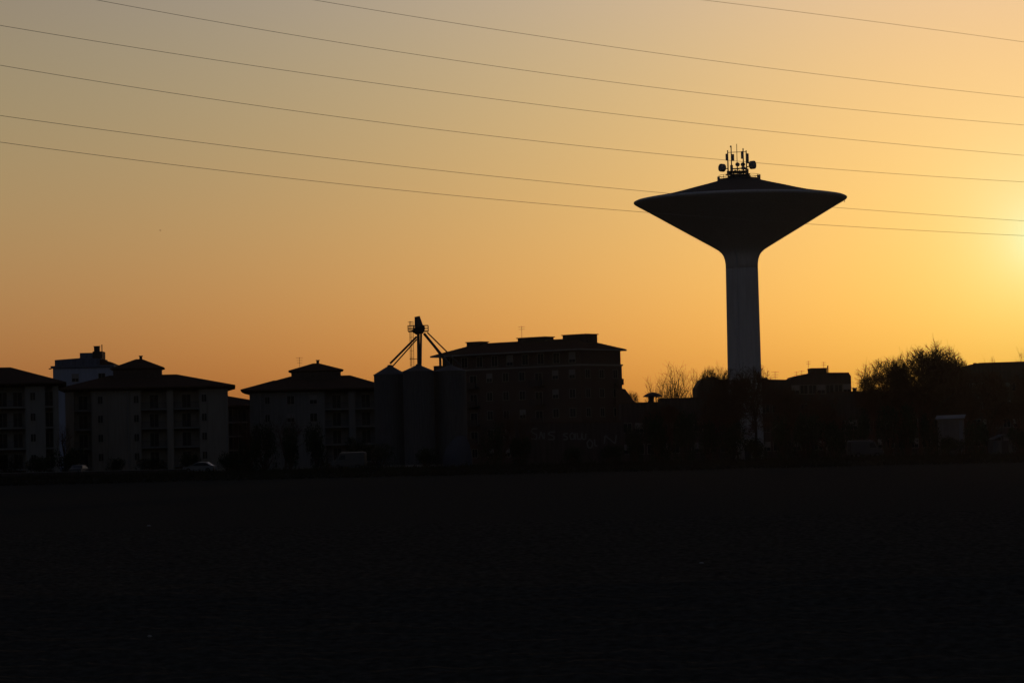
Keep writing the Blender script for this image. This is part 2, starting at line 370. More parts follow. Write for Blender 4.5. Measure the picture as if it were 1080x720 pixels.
# ------------------------------------------------------------------ apartment houses with hipped tiled roofs
def apartment_house(name, label, Y, px0, px1, pye, bays, ridge_py, roof_px, wallm, depth=17.0, floors=4, cupola=None, rz=0.0, group='hipped roof apartment houses at the field edge'):
    pm = (px0 + px1) / 2
    x0, x1 = Xp(px0, pye + 40, Y), Xp(px1, pye + 40, Y); xm = (x0 + x1) / 2
    root = thing(name, label, 'apartment house', (xm, Y, YG), rz, group)
    L = lambda px: Xp(px, pye + 40, Y) - xm
    ze = Zp(pm, pye, Y - 1) - YG; zw = ze - .5
    fh = (zw - 1.0) / floors
    # walls: plain core set back, solid bays standing forward of the loggias
    core = MB(); rec = 1.7
    core.box(x0 - xm, x1 - xm, rec, depth, 0, zw + .03)
    for kind, a, b in bays:
        if kind in 'sgcr': core.box(L(a), L(b), 0.0, rec - .002, 0, zw + .03)
    core.build('wall', wallm, root)
    for kind, a, b in bays:
        la, lb = L(a), L(b)
        if kind == 'l':                                   # loggias
            for k in range(floors):
                zf = 1.0 + fh * k
                bal = MB(); bal.box(la + .002, lb - .002, -.25, rec - .004, zf - .16, zf)
                bo = bal.build('balcony', 'slab', root)
                ra = MB(); ra.box(la + .01, lb - .01, -.22, -.16, zf + .92, zf + .98); ra.box(la + .01, lb - .01, -.21, -.17, zf + .08, zf + .12)
                nb_ = max(3, int((lb - la) / .14))
                for q in range(nb_ + 1):
                    xx = la + .03 + (lb - la - .08) * q / nb_; ra.box(xx, xx + .022, -.2, -.18, zf + .121, zf + .919)
                ra.build('railing', 'steel', bo)
                n = max(1, int((lb - la) / 2.2))
                for q in range(n):
                    window(root, la + (lb - la) * (q + .5) / n, rec - .003, zf + .12, 1.3, 2.1)
        elif kind == 'c':                                 # narrow stair column with small windows
            for k in range(floors): window(root, (la + lb) / 2 + .15, -.003, 1.0 + fh * k + 1.0, .7, 1.1)
        elif kind == 'r':                                 # rooms
            n = max(1, int((lb - la) / 2.6))
            for k in range(floors):
                for q in range(n): window(root, la + (lb - la) * (q + .5) / n, -.003, 1.0 + fh * k + .9, 1.1, 1.3, sh=(.45 if (k + q) % 3 else 0))
        elif kind == 'g':                                 # blank gable bay with a downpipe
            MB().tube([(lb - .25, -.09, 0.1), (lb - .25, -.09, zw - .1)], .06, 6).build('downpipe', 'fascia', root)
    zr = Zp(pm, ridge_py, Y + depth / 2) - YG
    Yr = Y + depth / 2
    LR = lambda q: (Xp(q, ridge_py, Yr) - xm + depth / 2 * math.sin(rz)) / math.cos(rz)
    rx = tuple(LR(q) for q in roof_px)
    rf = hip_roof(root, x0 - xm, x1 - xm, 0, depth, ze, zr, ridge=rx, over=1.2)
    if cupola:
        ca, cb_, cpe, cpa, cax = cupola                   # eave left, eave right, eave y, apex y, apex x
        xa, xb = LR(ca), LR(cb_)
        zce, zca = Zp((ca + cb_) / 2, cpe, Yr) - YG, Zp(cax, cpa, Yr) - YG
        w = MB(); ov = .45; hd = 2.6
        w.box(xa + ov, xb - ov, Yr - Y - hd, Yr - Y + hd, zr - 1.2, zce - .25); w.build('cupola_wall', 'brick', root)
        cxm = LR(cax)
        hip_roof(root, xa + ov, xb - ov, Yr - Y - hd, Yr - Y + hd, zce, zca, over=ov, t=.15, cove=.3, name='cupola_roof', ridge=(cxm - .5, cxm + .5))
        chimney(root, cxm + .3, Yr - Y, zca - .3, zca + .42, .45)
    return root, (L, LR), zr

h1, L1, zr1 = apartment_house('apartment_house', 'apartment house with balconies cut off by the left edge of the photo', 445, -130, 61, 404.5,
    [('r', -130, -80), ('l', -80, -20), ('s', -20, -6), ('l', -6, 26), ('c', 26, 40), ('s', 40, 47), ('l', 47, 55), ('s', 55, 61)], 388, (-70, 10), 'ochre', rz=R(8.6))
h2, L2, zr2 = apartment_house('apartment_house', 'wide four storey apartment house with two stacks of loggias and a small cupola roof', 470, 70, 240.5, 407.6,
    [('s', 70, 79), ('l', 79, 97), ('c', 97, 114), ('g', 114.2, 137), ('c', 137.2, 149), ('l', 149, 176), ('s', 176, 183), ('l', 183, 210), ('c', 210, 218.6), ('g', 218.8, 240.5)],
    395.2, (116, 186), 'cream', cupola=(117.5, 173.5, 388.4, 378.6, 147), rz=R(5.4))
h3, L3, zr3 = apartment_house('apartment_house', 'apartment house left of the silos with cupola roof, chimney and television aerial', 480, 264, 404, 409.2,
    [('g', 264, 277), ('c', 277.2, 286), ('s', 286.2, 295), ('r', 295.2, 343), ('l', 343, 368), ('s', 368, 375), ('l', 375, 398), ('s', 398, 404)],
    396.3, (306, 369), 'ochre2', cupola=(304.5, 362, 390.6, 383, 333.5), rz=R(4.2))
L3, LR3 = L3
xa = LR3(316.3); roof_antenna(h3, xa, 9.0, zr3 + .6, Zp(316.3, 376.5, 489) - YG - zr3 - .6, 3, 1.1)
# lower wing of the third house
wl_ = MB()
hip_roof(h3, L3(264), L3(330), .5, 12.5, Zp(290, 409.9, 480) - YG - .02, Zp(289, 401.2, 487) - YG, name='wing_roof', over=1.4, ridge=(LR3(289), LR3(326)))
# lower terrace between them, further back
h4, L4, zr4 = apartment_house('apartment_house', 'lower balcony block in the gap between the two cupola houses', 505, 205, 285, 427,
    [('l', 205, 262), ('s', 262, 285)], 416.5, (228, 236), 'dull', depth=14, floors=4, group=None)

# pale blue block behind
BY = 560.0
bx0, bx1 = Xp(54, 400, BY), Xp(121, 400, BY); bxm = (bx0 + bx1) / 2
bb = thing('apartment_block', 'pale blue flat roofed apartment block rising behind the left houses', 'apartment block', (bxm, BY, YG))
bl = lambda px: Xp(px, 390, BY) - bxm
bz = lambda px, py: Zp(px, py, BY) - YG
MB().box(bx0 - bxm + .3, bx1 - bxm - .3, .3, 11, 0, bz(87, 388)).build('wall', 'blue', bb)
MB().box(bl(53.4), bl(120.2), 0, 11.3, bz(87, 387.6), bz(87, 385.2)).build('roof_slab', 'bluedark', bb)
q = MB(); q.prism([(bl(57), bz(57, 386.5)), (bl(106), bz(106, 385)), (bl(106), bz(106, 377.8)), (bl(83), bz(83, 377.2)), (bl(82.5), bz(82.5, 377.4)), (bl(57), bz(57, 379.4))], 1, 10)
q.build('penthouse', 'bluedark', bb)
MB().box(bl(82.8), bl(96), 2, 7, bz(90, 378), bz(90, 371.6)).build('lift_room', 'bluedark', bb)
MB().box(bl(96.003), bl(106), 2.4, 7, bz(100, 379), bz(100, 370)).build('stair_room', 'dull', bb)
chimney(bb, bl(99), 4.6, bz(99, 370.5), bz(99, 364.6), 5.6 * BY / F, 'dull')
MB().tube([(bl(105.6), 3, bz(105, 371)), (bl(105.6), 3, bz(105.6, 362.6))], .09, 6).build('roof_pole', 'steel', bb)
q = MB(); q.prism([(bl(105), bz(105, 386)), (bl(119.5), bz(119.5, 386)), (bl(119.5), bz(119.5, 384)), (bl(110), bz(110, 380)), (bl(105), bz(105, 378.6))], .6, 10.6); q.build('pitched_roof', 'tile', bb)
MB().box(bl(51), bl(53.6), .4, .9, bz(52, 389.2), bz(52, 388.2)).build('bracket', 'steel', bb)
for k in range(6):
    for c in (1, 3): window(bb, bl(65 + c * 14), .297, 1.6 + 3.1 * k, 1.2, 1.4, sh=(.4 if (k * 3 + c) % 4 == 0 else 0))

# ------------------------------------------------------------------ grain silos
def silo(px, pe, pa, Y, r_px, label):
    x = Xp(px, pe, Y); rr = r_px * Y / F
    root = thing('grain_silo', label, 'silo', (x, Y, YG), 0, 'steel grain silos')
    ze = Zp(px, pe, Y) - YG; za = Zp(px, pa, Y) - YG
    prof = []; z = 0.0
    rings = 12
    MB().lathe([(rr + .06, 0), (rr + .06, .35)], 36).build('plinth', 'slab', root)
    MB().lathe([(rr, .352), (rr, ze)], 72, mod=lambda t, z, r: 1 + .008 * math.cos(t * 36)).build('body', 'galv', root)
    rf = MB().lathe([(rr * 1.045, ze - .05), (rr * 1.045, ze + .06), (rr * .16, za - .12), (rr * .16, za + .04), (.02, za + .12)], 36).build('roof', 'galv', root)
    for k in range(1, 5): MB().lathe([(rr * 1.012, ze * k / 5 - .05), (rr * 1.012, ze * k / 5 + .05)], 36).build('hoop', 'galv', root)
    return root
silo(411.4, 395.4, 385.3, 444, 17.0, 'leftmost of the three grain silos, beside the cupola house')
silo(441.2, 391.9, 384.3, 440, 16.4, 'middle grain silo directly below the bucket elevator')
silo(474.8, 391.6, 384.6, 442, 16.6, 'right hand grain silo in front of the flat block')
EY = 443.0; se = EY / F
ex = Xp(443, 384, EY)
el = thing('bucket_elevator', 'tall grain elevator leg with head, platform, caged ladder and chutes above the silos', 'grain elevator', (ex, EY, YG))
ez = lambda py, px=443: Zp(px, py, EY) - YG
eX = lambda px: (px - 443.6) * se
leg = MB()
for a0, a1, b0, b1 in ((441.0, 443.1, 440.6, 442.5), (444.4, 446.6, 443.4, 445.3)):
    zt, zb = ez(349), 0.0
    # slightly tapering twin ducts
    d = .28
    zm = ez(386)
    leg.add([(eX(b0), -d, zm), (eX(b1), -d, zm), (eX(b1), d, zm), (eX(b0), d, zm), (eX(a0), -d, zt), (eX(a1), -d, zt), (eX(a1), d, zt), (eX(a0), d, zt)],
            [(0, 3, 2, 1), (4, 5, 6, 7), (0, 1, 5, 4), (1, 2, 6, 5), (2, 3, 7, 6), (3, 0, 4, 7)])
    leg.box(eX(b0), eX(b1), -d, d, 0, zm)
for k in range(8): zz = 1 + k * (ez(352) - 1) / 8; leg.box(eX(441.2), eX(445.2), -.15, .15, zz, zz + .2)
leg.box(eX(442.6), eX(443.9), .05, .15, ez(384), ez(352))
leg.build('leg', 'galv', el)
hd = MB()
hd.prism([(eX(439.2), ez(351)), (eX(449), ez(350)), (eX(447.6), ez(343)), (eX(444.4), ez(333.2)), (eX(439.0), ez(334.2)), (eX(438.8), ez(343))], -.45, .45)
hd.build('head', 'galv', el)
MB().prism([(eX(435), ez(349)), (eX(440), ez(352.6)), (eX(447.5), ez(351.5)), (eX(449.8), ez(346.5)), (eX(449), ez(343)), (eX(438), ez(346.4))], -.7, .7).build('drive_housing', 'steel', el)
pf = MB(); pf.box(eX(432), eX(453), -1.1, 1.1, ez(349.8), ez(349.0)); pf.build('platform', 'steel', el)
rl = MB()
for py in (346.4, 343.4):
    for dy in (-1.1, 1.1): rl.tube([(eX(431.6), dy, ez(py)), (eX(453), dy, ez(py))], .04, 5)
    for x in (431.6, 453): rl.tube([(eX(x), -1.1, ez(py)), (eX(x), 1.1, ez(py))], .04, 5)
for x in (431.8, 438, 446, 453):
    for dy in (-1.1, 1.1): rl.tube([(eX(x), dy, ez(349.4)), (eX(x), dy, ez(343.2))], .04, 5)
rl.build('railing', 'steel', el)
ld = MB()
for x in (433.4, 434.8, 437.2): ld.tube([(eX(x), 0 if x != 434.8 else -.35, ez(386)), (eX(x), 0 if x != 434.8 else -.35, ez(338.4))], .035, 5)
zz = ez(386)
while zz < ez(339): ld.tube([(eX(433.4), 0, zz), (eX(437.2), 0, zz)], .022, 4); zz += .3
zz = ez(384)
while zz < ez(339):
    ld.tube([(eX(433.4), 0, zz), (eX(433.2), -.5, zz), (eX(435.2), -.72, zz), (eX(437.4), -.5, zz), (eX(437.2), 0, zz)], .02, 4); zz += 1.0
ld.tube([(eX(432.6), 0, ez(378.4)), (eX(441), 0, ez(378.4))], .05, 5)
ld.tube([(eX(431.8), 0, ez(339.4)), (eX(436), 0, ez(339.4))], .035, 5)
ld.build('caged_ladder', 'rust', el)
for (a, b, dy, rr) in (((440.8, 355), (412.2, 383.4), -.6, .16), ((440.8, 357.6), (414.5, 386), .6, .10), ((448.4, 351.5), (474.4, 384), 0, .2), ((449.8, 353.2), (472.6, 384.6), .7, .10), ((452, 350.5), (487.0, 385.8), .4, .10)):
    MB().tube([(eX(a[0]), dy * .4, ez(a[1], a[0])), (eX(b[0]), dy, ez(b[1], b[0]))], rr, 8).build('chute', 'galv', el)

# pale covered heap beside the silos
m = MB(); hY = 428; prof = []
hx = Xp(482, 470, hY)
hp = thing('covered_heap', 'pale rounded heap under a tarpaulin at the foot of the right silo', 'heap', (hx, hY, YG))
htop = Zp(490, 453, hY) - YG
n = 20; vs = []; fs = []
for j in range(9):
    for i in range(n + 1):
        t = math.pi * i / n
        xx = -2.05 * math.cos(t); zz = htop * (math.sin(t) ** .7) * (.62 + .38 * (xx + 2.05) / 4.1) * (1 - .02 * j)
        vs.append((xx + .05 * math.sin(j * 2 + i), j * .8, zz + .05 * math.sin(3 * j + 2 * i) * (0 < i < n)))
for j in range(8):
    for i in range(n): a = j * (n + 1) + i; fs.append((a, a + 1, a + n + 2, a + n + 1))
fs.append(tuple(range(n, -1, -1))); fs.append(tuple(range(8 * (n + 1), 9 * (n + 1))))
MB().add(vs, fs).build('tarpaulin', 'tarp', hp, smooth=True)

# ------------------------------------------------------------------ long brick apartment block behind the silos
CY = 500.0
c0 = at(613, 420, CY); yaw = -R(41)
ab = thing('apartment_block', 'long dark flat fronted apartment block with low roof behind the silos', 'apartment block', (c0.x, CY, YG), yaw)
# local axes: x along the long front (corner at 0, far left end negative), y into the building
ca, sa = math.cos(yaw), math.sin(yaw)
def loc_x(px, py=400):                          # where the ray meets the long front (local y = 0)
    d = ray(px, py)
    # c0 + t*(ca,sa) on ray
    k = d.x / d.y
    t = (c0.x - k * CY) / (k * sa - ca)
    return t
xl = loc_x(466); xb = loc_x(457.5)
dep = 11.0
def zat(px, py, lx=0, ly=0):
    wx, wy = c0.x + lx * ca - ly * sa, CY + lx * sa + ly * ca
    return Zp(px, py, wy) - YG
zev = zat(613, 367.4) ; zfl = zev - 2.6
wb = MB(); wb.box(xb, 0, 0, dep, 0, zfl); wb.build('wall', 'brick', ab)
wb = MB(); wb.box(xl, -.02, .25, dep - .25, zfl + .002, zev - .3); wb.build('top_storey', 'brick', ab)
MB().box(xb - .15, .15, -.15, dep + .15, zfl - .25, zfl + .03).build('floor_band', 'slab', ab)
pr = MB(); pr.box(xb, xb + .15, 0.02, dep, zfl + .032, zfl + .9); pr.box(xb + .152, xl, .02, .17, zfl + .032, zfl + .9); pr.build('parapet', 'brick', ab)
px_ = loc_x(463.3); MB().box(px_ - .16, px_ + .16, .2, .5, zfl + .03, zev - .3).build('post', 'slab', ab)
zrd = Zp(585, 357.6, 510) - YG
hip_roof(ab, xb + .9, -.4, -.2, dep + .2, zev, zrd, over=.75, t=.28, cove=.3, ridge=(xb + 5.5, -5))
fb = MB(); fb.box(xb + .13, .36, -.99, -.952, zev - .26, zev - .02); fb.box(.352, .39, -.95, dep + .95, zev - .26, zev - .02)
fb.build('fascia', 'fascia', ab)
def on_roof(px, ly):
    d = ray(px, 360); k = d.x / d.y
    return ((c0.x - ly * sa) - k * (CY + ly * ca)) / (k * sa - ca)
def rbox(pa, pb, pt, pbm, y0, y1, name, m='dull'):
    # roof box spanning px pa..pb, standing around local y0..y1
    ym = (y0 + y1) / 2
    xa, xbb = on_roof(pa, y0), on_roof(pb, y1)
    ztp = zat((pa + pb) / 2, pt, (xa + xbb) / 2, ym)
    b = MB(); b.box(xa + (ym - y0) * 0, xbb, y0, y1, zat((pa + pb) / 2, pbm, (xa + xbb) / 2, ym), ztp - .14)
    b.box(xa - .15, xbb + .15, y0 - .2, y1 + .2, ztp - .138, ztp)
    return b.build(name, m, ab)
rbox(492, 514.5, 360.4, 366, 4.0, 6.0, 'roof_vent'); rbox(546, 584, 355.6, 364, 4.6, 7.0, 'stair_room'); rbox(593.5, 630, 352.6, 362, 4.6, 7.6, 'lift_room')
ant_lx = on_roof(550.5, 6.2); roof_antenna(ab, ant_lx, 6.2, zat(550, 356, ant_lx, 6), 2.0, 2, 1.2)
fl = (zfl - .3) / 5
for k in range(5):
    nb = 9
    for q in range(nb):
        xx = xb + (0 - xb) * (q + .5) / nb
        if q in (2, 6) and k > 0:
            b = MB(); b.box(xx - 1.4, xx + 1.4, -1.1, -.002, fl * k + .1, fl * k + .28); b.box(xx - 1.4, xx + 1.4, -1.1, -1.0, fl * k + .282, fl * k + 1.2)
            b.build('balcony', 'dull', ab)
            window(ab, xx, -.003, fl * k + .35, 1.5, 2.0)
        else: window(ab, xx, -.003, fl * k + 1.2, 1.2, 1.4, sh=(0, .5, 0, .1, 0)[(k * 3 + q * 7) % 5])
    for q in range(3):
        yy = dep * (q + .5) / 3
        window(ab, .003, yy, fl * k + 1.2, 1.1, 1.4, rz=R(90))
    if k:
        b = MB(); b.box(.004, .45, dep - 2.2, dep - .1, fl * k + .05, fl * k + .25); b.box(.38, .45, dep - 2.2, dep - .1, fl * k + .252, fl * k + 1.1); b.build('side_balcony', 'dull', ab)
for q in range(9):
    xx = xl + (-.25 - xl) * (q + .5) / 9
    window(ab, xx, .247, zfl + .35, 1.3, 1.7, sh=(.3 if q in (4, 8) else 0))

# ------------------------------------------------------------------ generic flat roofed building: px outline at depth Y
def flat_block(name, label, cat, Y, outline, depth, wallm='dull', wins=None, group=None, base=0, roof=True):
    px0, px1 = outline[0][0], outline[-1][0]
    xm = (Xp(px0, 420, Y) + Xp(px1, 420, Y)) / 2
    root = thing(name, label, cat, (xm, Y, YG), 0, group)
    lx = lambda px: Xp(px, 420, Y) - xm
    pts = [(lx(a), Zp(a, b, Y) - YG) for a, b in outline]
    m = MB(); m.prism([(pts[0][0], 0), (pts[-1][0], 0)] + pts[::-1], 0, depth); m.build('wall', wallm, root)
    if roof:
        for i in range(len(pts) - 1):
            if pts[i + 1][0] - pts[i][0] > 2.2:
                (xa, za), (xb2, zb) = pts[i], pts[i + 1]
                t = .12
                MB().prism([(xa, za + .002), (xb2, zb + .002), (xb2, zb + t), (xa, za + t)], -.12, depth + .12).build('roof', 'tile', root)
    if wins:
        nx, nz, z0, dz = wins
        for k in range(nz):
            for q in range(nx):
                xx = pts[0][0] + (pts[-1][0] - pts[0][0]) * (q + .5) / nx
                ztop = min(pts[0][1], pts[-1][1])
                if z0 + dz * k + 1.8 < ztop: window(root, xx, -.003, z0 + dz * k, 1.2, 1.4, sh=(.5 if (k + 2 * q) % 3 == 0 else 0))
    return root, lx, (lambda px, py: Zp(px, py, Y) - YG)

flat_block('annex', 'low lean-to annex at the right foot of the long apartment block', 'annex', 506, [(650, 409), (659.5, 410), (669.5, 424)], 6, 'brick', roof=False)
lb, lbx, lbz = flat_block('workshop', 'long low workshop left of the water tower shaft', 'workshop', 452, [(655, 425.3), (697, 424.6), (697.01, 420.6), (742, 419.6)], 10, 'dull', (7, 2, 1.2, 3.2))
# round cowl on its roof
vY = 456.0; vx = Xp(688.5, 420, vY); vz = lbz(688, 425)
vt = thing('ventilation_cowl', 'mushroom shaped ventilation cowl on legs standing on the workshop roof', 'roof vent', (vx, vY, YG + vz - .05))
s_ = vY / F
MB().lathe([(10.4 * s_, 1.08), (10.3 * s_, 1.18), (7 * s_, 1.5), (3.2 * s_, 1.72), (.05, 1.8)], 28).build('hood', 'steel', vt)
MB().lathe([(2.6 * s_, 0.0), (2.2 * s_, .6), (3.4 * s_, 1.3)], 16, (-1.2 * s_, 0, 0)).build('stack', 'steel', vt)
for xx, x2 in ((-5.6, -2.6), (3.2, 3.2)): MB().tube([(xx * s_, -.4, 0), (x2 * s_, -.3, 1.2)], .08, 6).build('leg', 'steel', vt)
MB().tube([(3.2 * s_, -.3, .9), (6.2 * s_, -.2, 1.2)], .07, 6).build('brace', 'steel', vt)

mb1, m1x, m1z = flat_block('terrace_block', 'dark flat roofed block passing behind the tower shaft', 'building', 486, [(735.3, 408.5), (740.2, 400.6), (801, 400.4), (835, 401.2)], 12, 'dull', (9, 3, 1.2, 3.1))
for a, b, t in ((747.8, 759.2, 397.2), (801.3, 812, 398.0)):
    q = MB(); q.box(m1x(a), m1x(b), 3, 7, m1z(a, 401), m1z(a, t)); q.build('roof_room', 'dull', mb1)
roof_antenna(mb1, m1x(821), 5, m1z(821, 401), m1z(821, 390.6) - m1z(821, 401), 3, 1.2)
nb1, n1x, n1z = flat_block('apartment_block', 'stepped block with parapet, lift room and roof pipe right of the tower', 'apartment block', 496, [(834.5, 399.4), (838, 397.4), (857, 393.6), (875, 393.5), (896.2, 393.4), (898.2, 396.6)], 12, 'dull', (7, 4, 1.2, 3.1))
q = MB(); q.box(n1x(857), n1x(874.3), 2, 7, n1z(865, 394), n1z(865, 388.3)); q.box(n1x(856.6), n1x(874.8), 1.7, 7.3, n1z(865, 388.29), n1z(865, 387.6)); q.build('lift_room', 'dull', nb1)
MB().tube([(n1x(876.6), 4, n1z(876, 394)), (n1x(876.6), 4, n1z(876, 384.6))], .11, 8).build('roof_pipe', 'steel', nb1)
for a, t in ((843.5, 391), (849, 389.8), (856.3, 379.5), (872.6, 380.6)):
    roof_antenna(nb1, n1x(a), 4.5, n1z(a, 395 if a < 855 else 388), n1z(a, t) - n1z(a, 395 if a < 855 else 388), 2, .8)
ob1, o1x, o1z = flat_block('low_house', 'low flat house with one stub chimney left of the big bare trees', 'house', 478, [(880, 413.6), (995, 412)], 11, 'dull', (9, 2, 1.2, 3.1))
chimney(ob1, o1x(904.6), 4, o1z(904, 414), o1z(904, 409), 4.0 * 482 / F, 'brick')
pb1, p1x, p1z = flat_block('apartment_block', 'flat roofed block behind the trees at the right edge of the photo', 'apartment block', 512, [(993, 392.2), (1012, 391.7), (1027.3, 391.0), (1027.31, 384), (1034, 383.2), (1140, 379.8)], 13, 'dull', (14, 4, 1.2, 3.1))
for a, b, t in ((1032, 1035, 381.8), (1047.6, 1052, 381.6), (1063, 1066, 381.4)):
    q = MB(); q.box(m := p1x(a), p1x(b), 4, 5, p1z(a, 383.4), p1z(a, t)); q.build('chimney', 'brick', pb1)
for a, t in ((1021.6, 421), (1033, 418.6), (1064, 423)):  # added pale panels stand in for bright window glints on the front
    q = MB(); q.box(p1x(a - 1.6), p1x(a + 1.6), -.5, -.1, p1z(a, t + 1.1), p1z(a, t - 1.1)); q.build('glint_panel', 'shutter', pb1)

# pale hut in front of the trees on the right
hx0 = Xp(1002.5, 450, 426)
hu = thing('garden_house', 'narrow pale clad hut with a pale sheet roof below the right trees', 'hut', (hx0, 426, YG), R(-12))
hh = Zp(1002, 441.5, 426) - YG
q = MB(); q.box(-1.85, 1.75, 0, 3.2, 0, hh - .05); q.build('wall', 'hut', hu)
for k in range(9): MB().box(-1.8 + k * .42, -1.76 + k * .42, -.035, -.003, .1, hh - .1).build('batten', 'hut', hu)
q = MB(); q.prism([(-2.15, hh - .1), (2.05, hh + .0), (2.05, hh + .1), (-2.15, hh + .02)], -.5, 0.0); q.add([(-2.15, -.5, hh + .022), (2.05, -.5, hh + .102), (2.05, 3.5, hh + .62), (-2.15, 3.5, hh + .55)], [(0, 1, 2, 3)]); q.build('roof', 'hutroof', hu)
MB().box(1.2, 1.7, -.06, -.036, .2, hh - .3).build('panel', 'hutroof', hu)
sx = Xp(1060, 470, 424)
sh = thing('garden_shed', 'small grey garden shed with pitched roof at the lower right', 'shed', (sx, 424, YG), R(8))
zt = Zp(1060, 464, 424) - YG
MB().box(-1.7, 1.7, 0, 2.6, 0, zt).build('wall', 'ochre2', sh)
MB().prism([(-1.95, zt), (0, zt + .75), (1.95, zt), (1.95, zt + .1), (0, zt + .87), (-1.95, zt + .1)], -.25, 2.85).build('roof', 'galv', sh)
MB().box(-.5, .5, -.05, -.002, .05, min(1.9, zt - .1)).build('door', 'steel', sh)

# low warehouse with faded spray paint
gb_, gx, gz = flat_block('warehouse', 'low flat warehouse with pale sprayed lettering along its wall', 'warehouse', 430, [(543, 446.5), (657, 444.5)], 14, 'dull')
gm = MB()
def stroke(pts, w=.22):                        # flat sprayed band standing 3 mm off the wall
    for (xa, za), (xb2, zb) in zip(pts, pts[1:]):
        d = Vector((xb2 - xa, zb - za)); d.normalize(); nx_, nz_ = -d.y * w / 2, d.x * w / 2
        gm.add([(xa + nx_, -.004, za + nz_), (xa - nx_, -.004, za - nz_), (xb2 - nx_, -.004, zb - nz_), (xb2 + nx_, -.004, zb + nz_)], [(0, 1, 2, 3)])
def glyph(ch, px, py, w, h):
    G = {'S': [(1, 1), (.3, 1), (0, .75), (.9, .4), (.8, 0), (0, .05)], 'A': [(0, 0), (.5, 1), (1, 0)], 'V': [(0, 1), (.5, 0), (1, 1)], 'E': [(1, 1), (0, 1), (0, .5), (.8, .5), (0, .5), (0, 0), (1, 0)],
         'O': [(.5, 1), (0, .6), (.2, 0), (.8, 0), (1, .6), (.5, 1)], 'U': [(0, 1), (.1, 0), (.9, 0), (1, 1)], 'I': [(.5, 0), (.5, 1)], 'L': [(0, 1), (.1, 0), (1, 0)], 'N': [(0, 0), (.1, 1), (.9, 0), (1, 1)]}
    stroke([(gx(px + u * w), gz(px, py + h * (1 - v))) for u, v in G[ch]], .2)
for ch, px, py, w, h in (('S', 559, 452, 7, 11), ('A', 567.5, 455, 4.5, 8), ('I', 571, 456, 4, 7), ('S', 577, 455.5, 7.5, 8), ('S', 593, 457, 5, 6.5), ('O', 600, 456, 5, 7), ('I', 604.5, 456.5, 3, 7), ('U', 608, 456.5, 4.5, 6.5), ('U', 613, 457, 4, 6),
                         ('O', 618, 463, 6, 9), ('L', 626, 463, 3, 7), ('N', 636, 459, 13, 9)):
    gm = MB(); glyph(ch, px, py, w, h); gm.build('sprayed_letter', 'spray', gb_)

# ------------------------------------------------------------------ bare trees
def bare_meshes(seed, h, aw, levels=5, upright=.3, twig_r=.016, low=.3, dense=1.0, zc=.6, zr=.42):
    """leafless tree: limbs fork until they leave a rounded crown of half width aw*h round height zc*h"""
    rnd = random.Random(seed); trunk = MB(); crown = MB()
    lob = [(rnd.uniform(0, 6.28), rnd.uniform(0, 6.28), rnd.uniform(2, 5), rnd.uniform(.06, .13)) for _ in range(4)]
    def inside(p):
        q = Vector((p.x / (aw * h), p.y / (aw * h), (p.z - zc * h) / (zr * h)))
        a, e = math.atan2(q.y, q.x), q.z
        return q.length < 1 + sum(k * math.sin(f * a + o) * math.cos(f * e + o2) for o, o2, f, k in lob) + rnd.uniform(-.12, .05)
    def grow(p, d, ln, r, lev):
        n = 4 if lev == 0 else (6 if lev == 1 else 3 if lev < 3 else 2); pts = [p]; rad = [r]; cur = p; dd = d.copy()
        for i in range(n):
            dd = (dd + Vector((rnd.gauss(0, .12), rnd.gauss(0, .12), rnd.gauss(0, .09) + .06 * upright))).normalized()
            cur = cur + dd * ln / n; pts.append(cur); rad.append(max(twig_r * .75, r * (1 - .55 * (i + 1) / n)))
            if lev >= 1 and not inside(cur): break
        n = len(pts) - 1
        (trunk if lev <= 1 else crown).tube(pts, rad, 7 if lev == 0 else (4 if lev < 3 else 3), False)
        if lev >= levels or (lev >= 2 and not inside(cur)): return
        k = (rnd.randint(9, 11) if lev == 0 else rnd.randint(5, 7) if lev < 3 else rnd.randint(4, 6))
        k = max(2, int(k * dense))
        for q in range(k):
            t = (low + (1 - low) * (q + rnd.random()) / k) if lev == 0 else rnd.uniform(.2, 1); ii = min(n - 1, int(t * n)); fr = t * n - ii
            bp = pts[ii].lerp(pts[min(n, ii + 1)], fr)
            a = rnd.uniform(0, 2 * math.pi); tilt = rnd.uniform(.4, 1.05) if lev else rnd.uniform(.35, .9)
            u = dd.orthogonal().normalized(); w = dd.cross(u)
            nd = (dd * math.cos(tilt) + (u * math.cos(a) + w * math.sin(a)) * math.sin(tilt)).normalized()
            nd = (nd + Vector((0, 0, .2 * upright))).normalized()
            l2 = ln * (rnd.uniform(.52, .7) if lev else rnd.uniform(.65, .85) * (1.15 - .35 * t))
            grow(bp, nd, l2, max(twig_r, rad[ii] * rnd.uniform(.4, .6)), lev + 1)
    grow(Vector((0, 0, -.1)), Vector((rnd.gauss(0, .03), rnd.gauss(0, .03), 1)).normalized(), h * .62, h * .02, 0)
    zs = sorted(v[2] for v in crown.v); k = h / zs[int(len(zs) * .997)]
    for m_ in (trunk, crown): m_.v = [(x * k, y * k, z * k) for x, y, z in m_.v]
    xs = sorted(abs(v[0]) for v in crown.v)
    return trunk.mesh('trunk', 'bark'), crown.mesh('crown', 'twig'), xs[int(len(xs) * .985)]
protos = [bare_meshes(1, 10, .30, upright=.3, low=.2, dense=1.25), bare_meshes(2, 10, .20, upright=.6, dense=.9, low=.2, twig_r=.011), bare_meshes(5, 10, .34, upright=.2, low=.15, dense=1.25), bare_meshes(9, 10, .22, upright=.5, low=.12, dense=1.1),
          bare_meshes(14, 10, .30, upright=.3, low=.42, dense=1.0, zc=.73, zr=.27)]
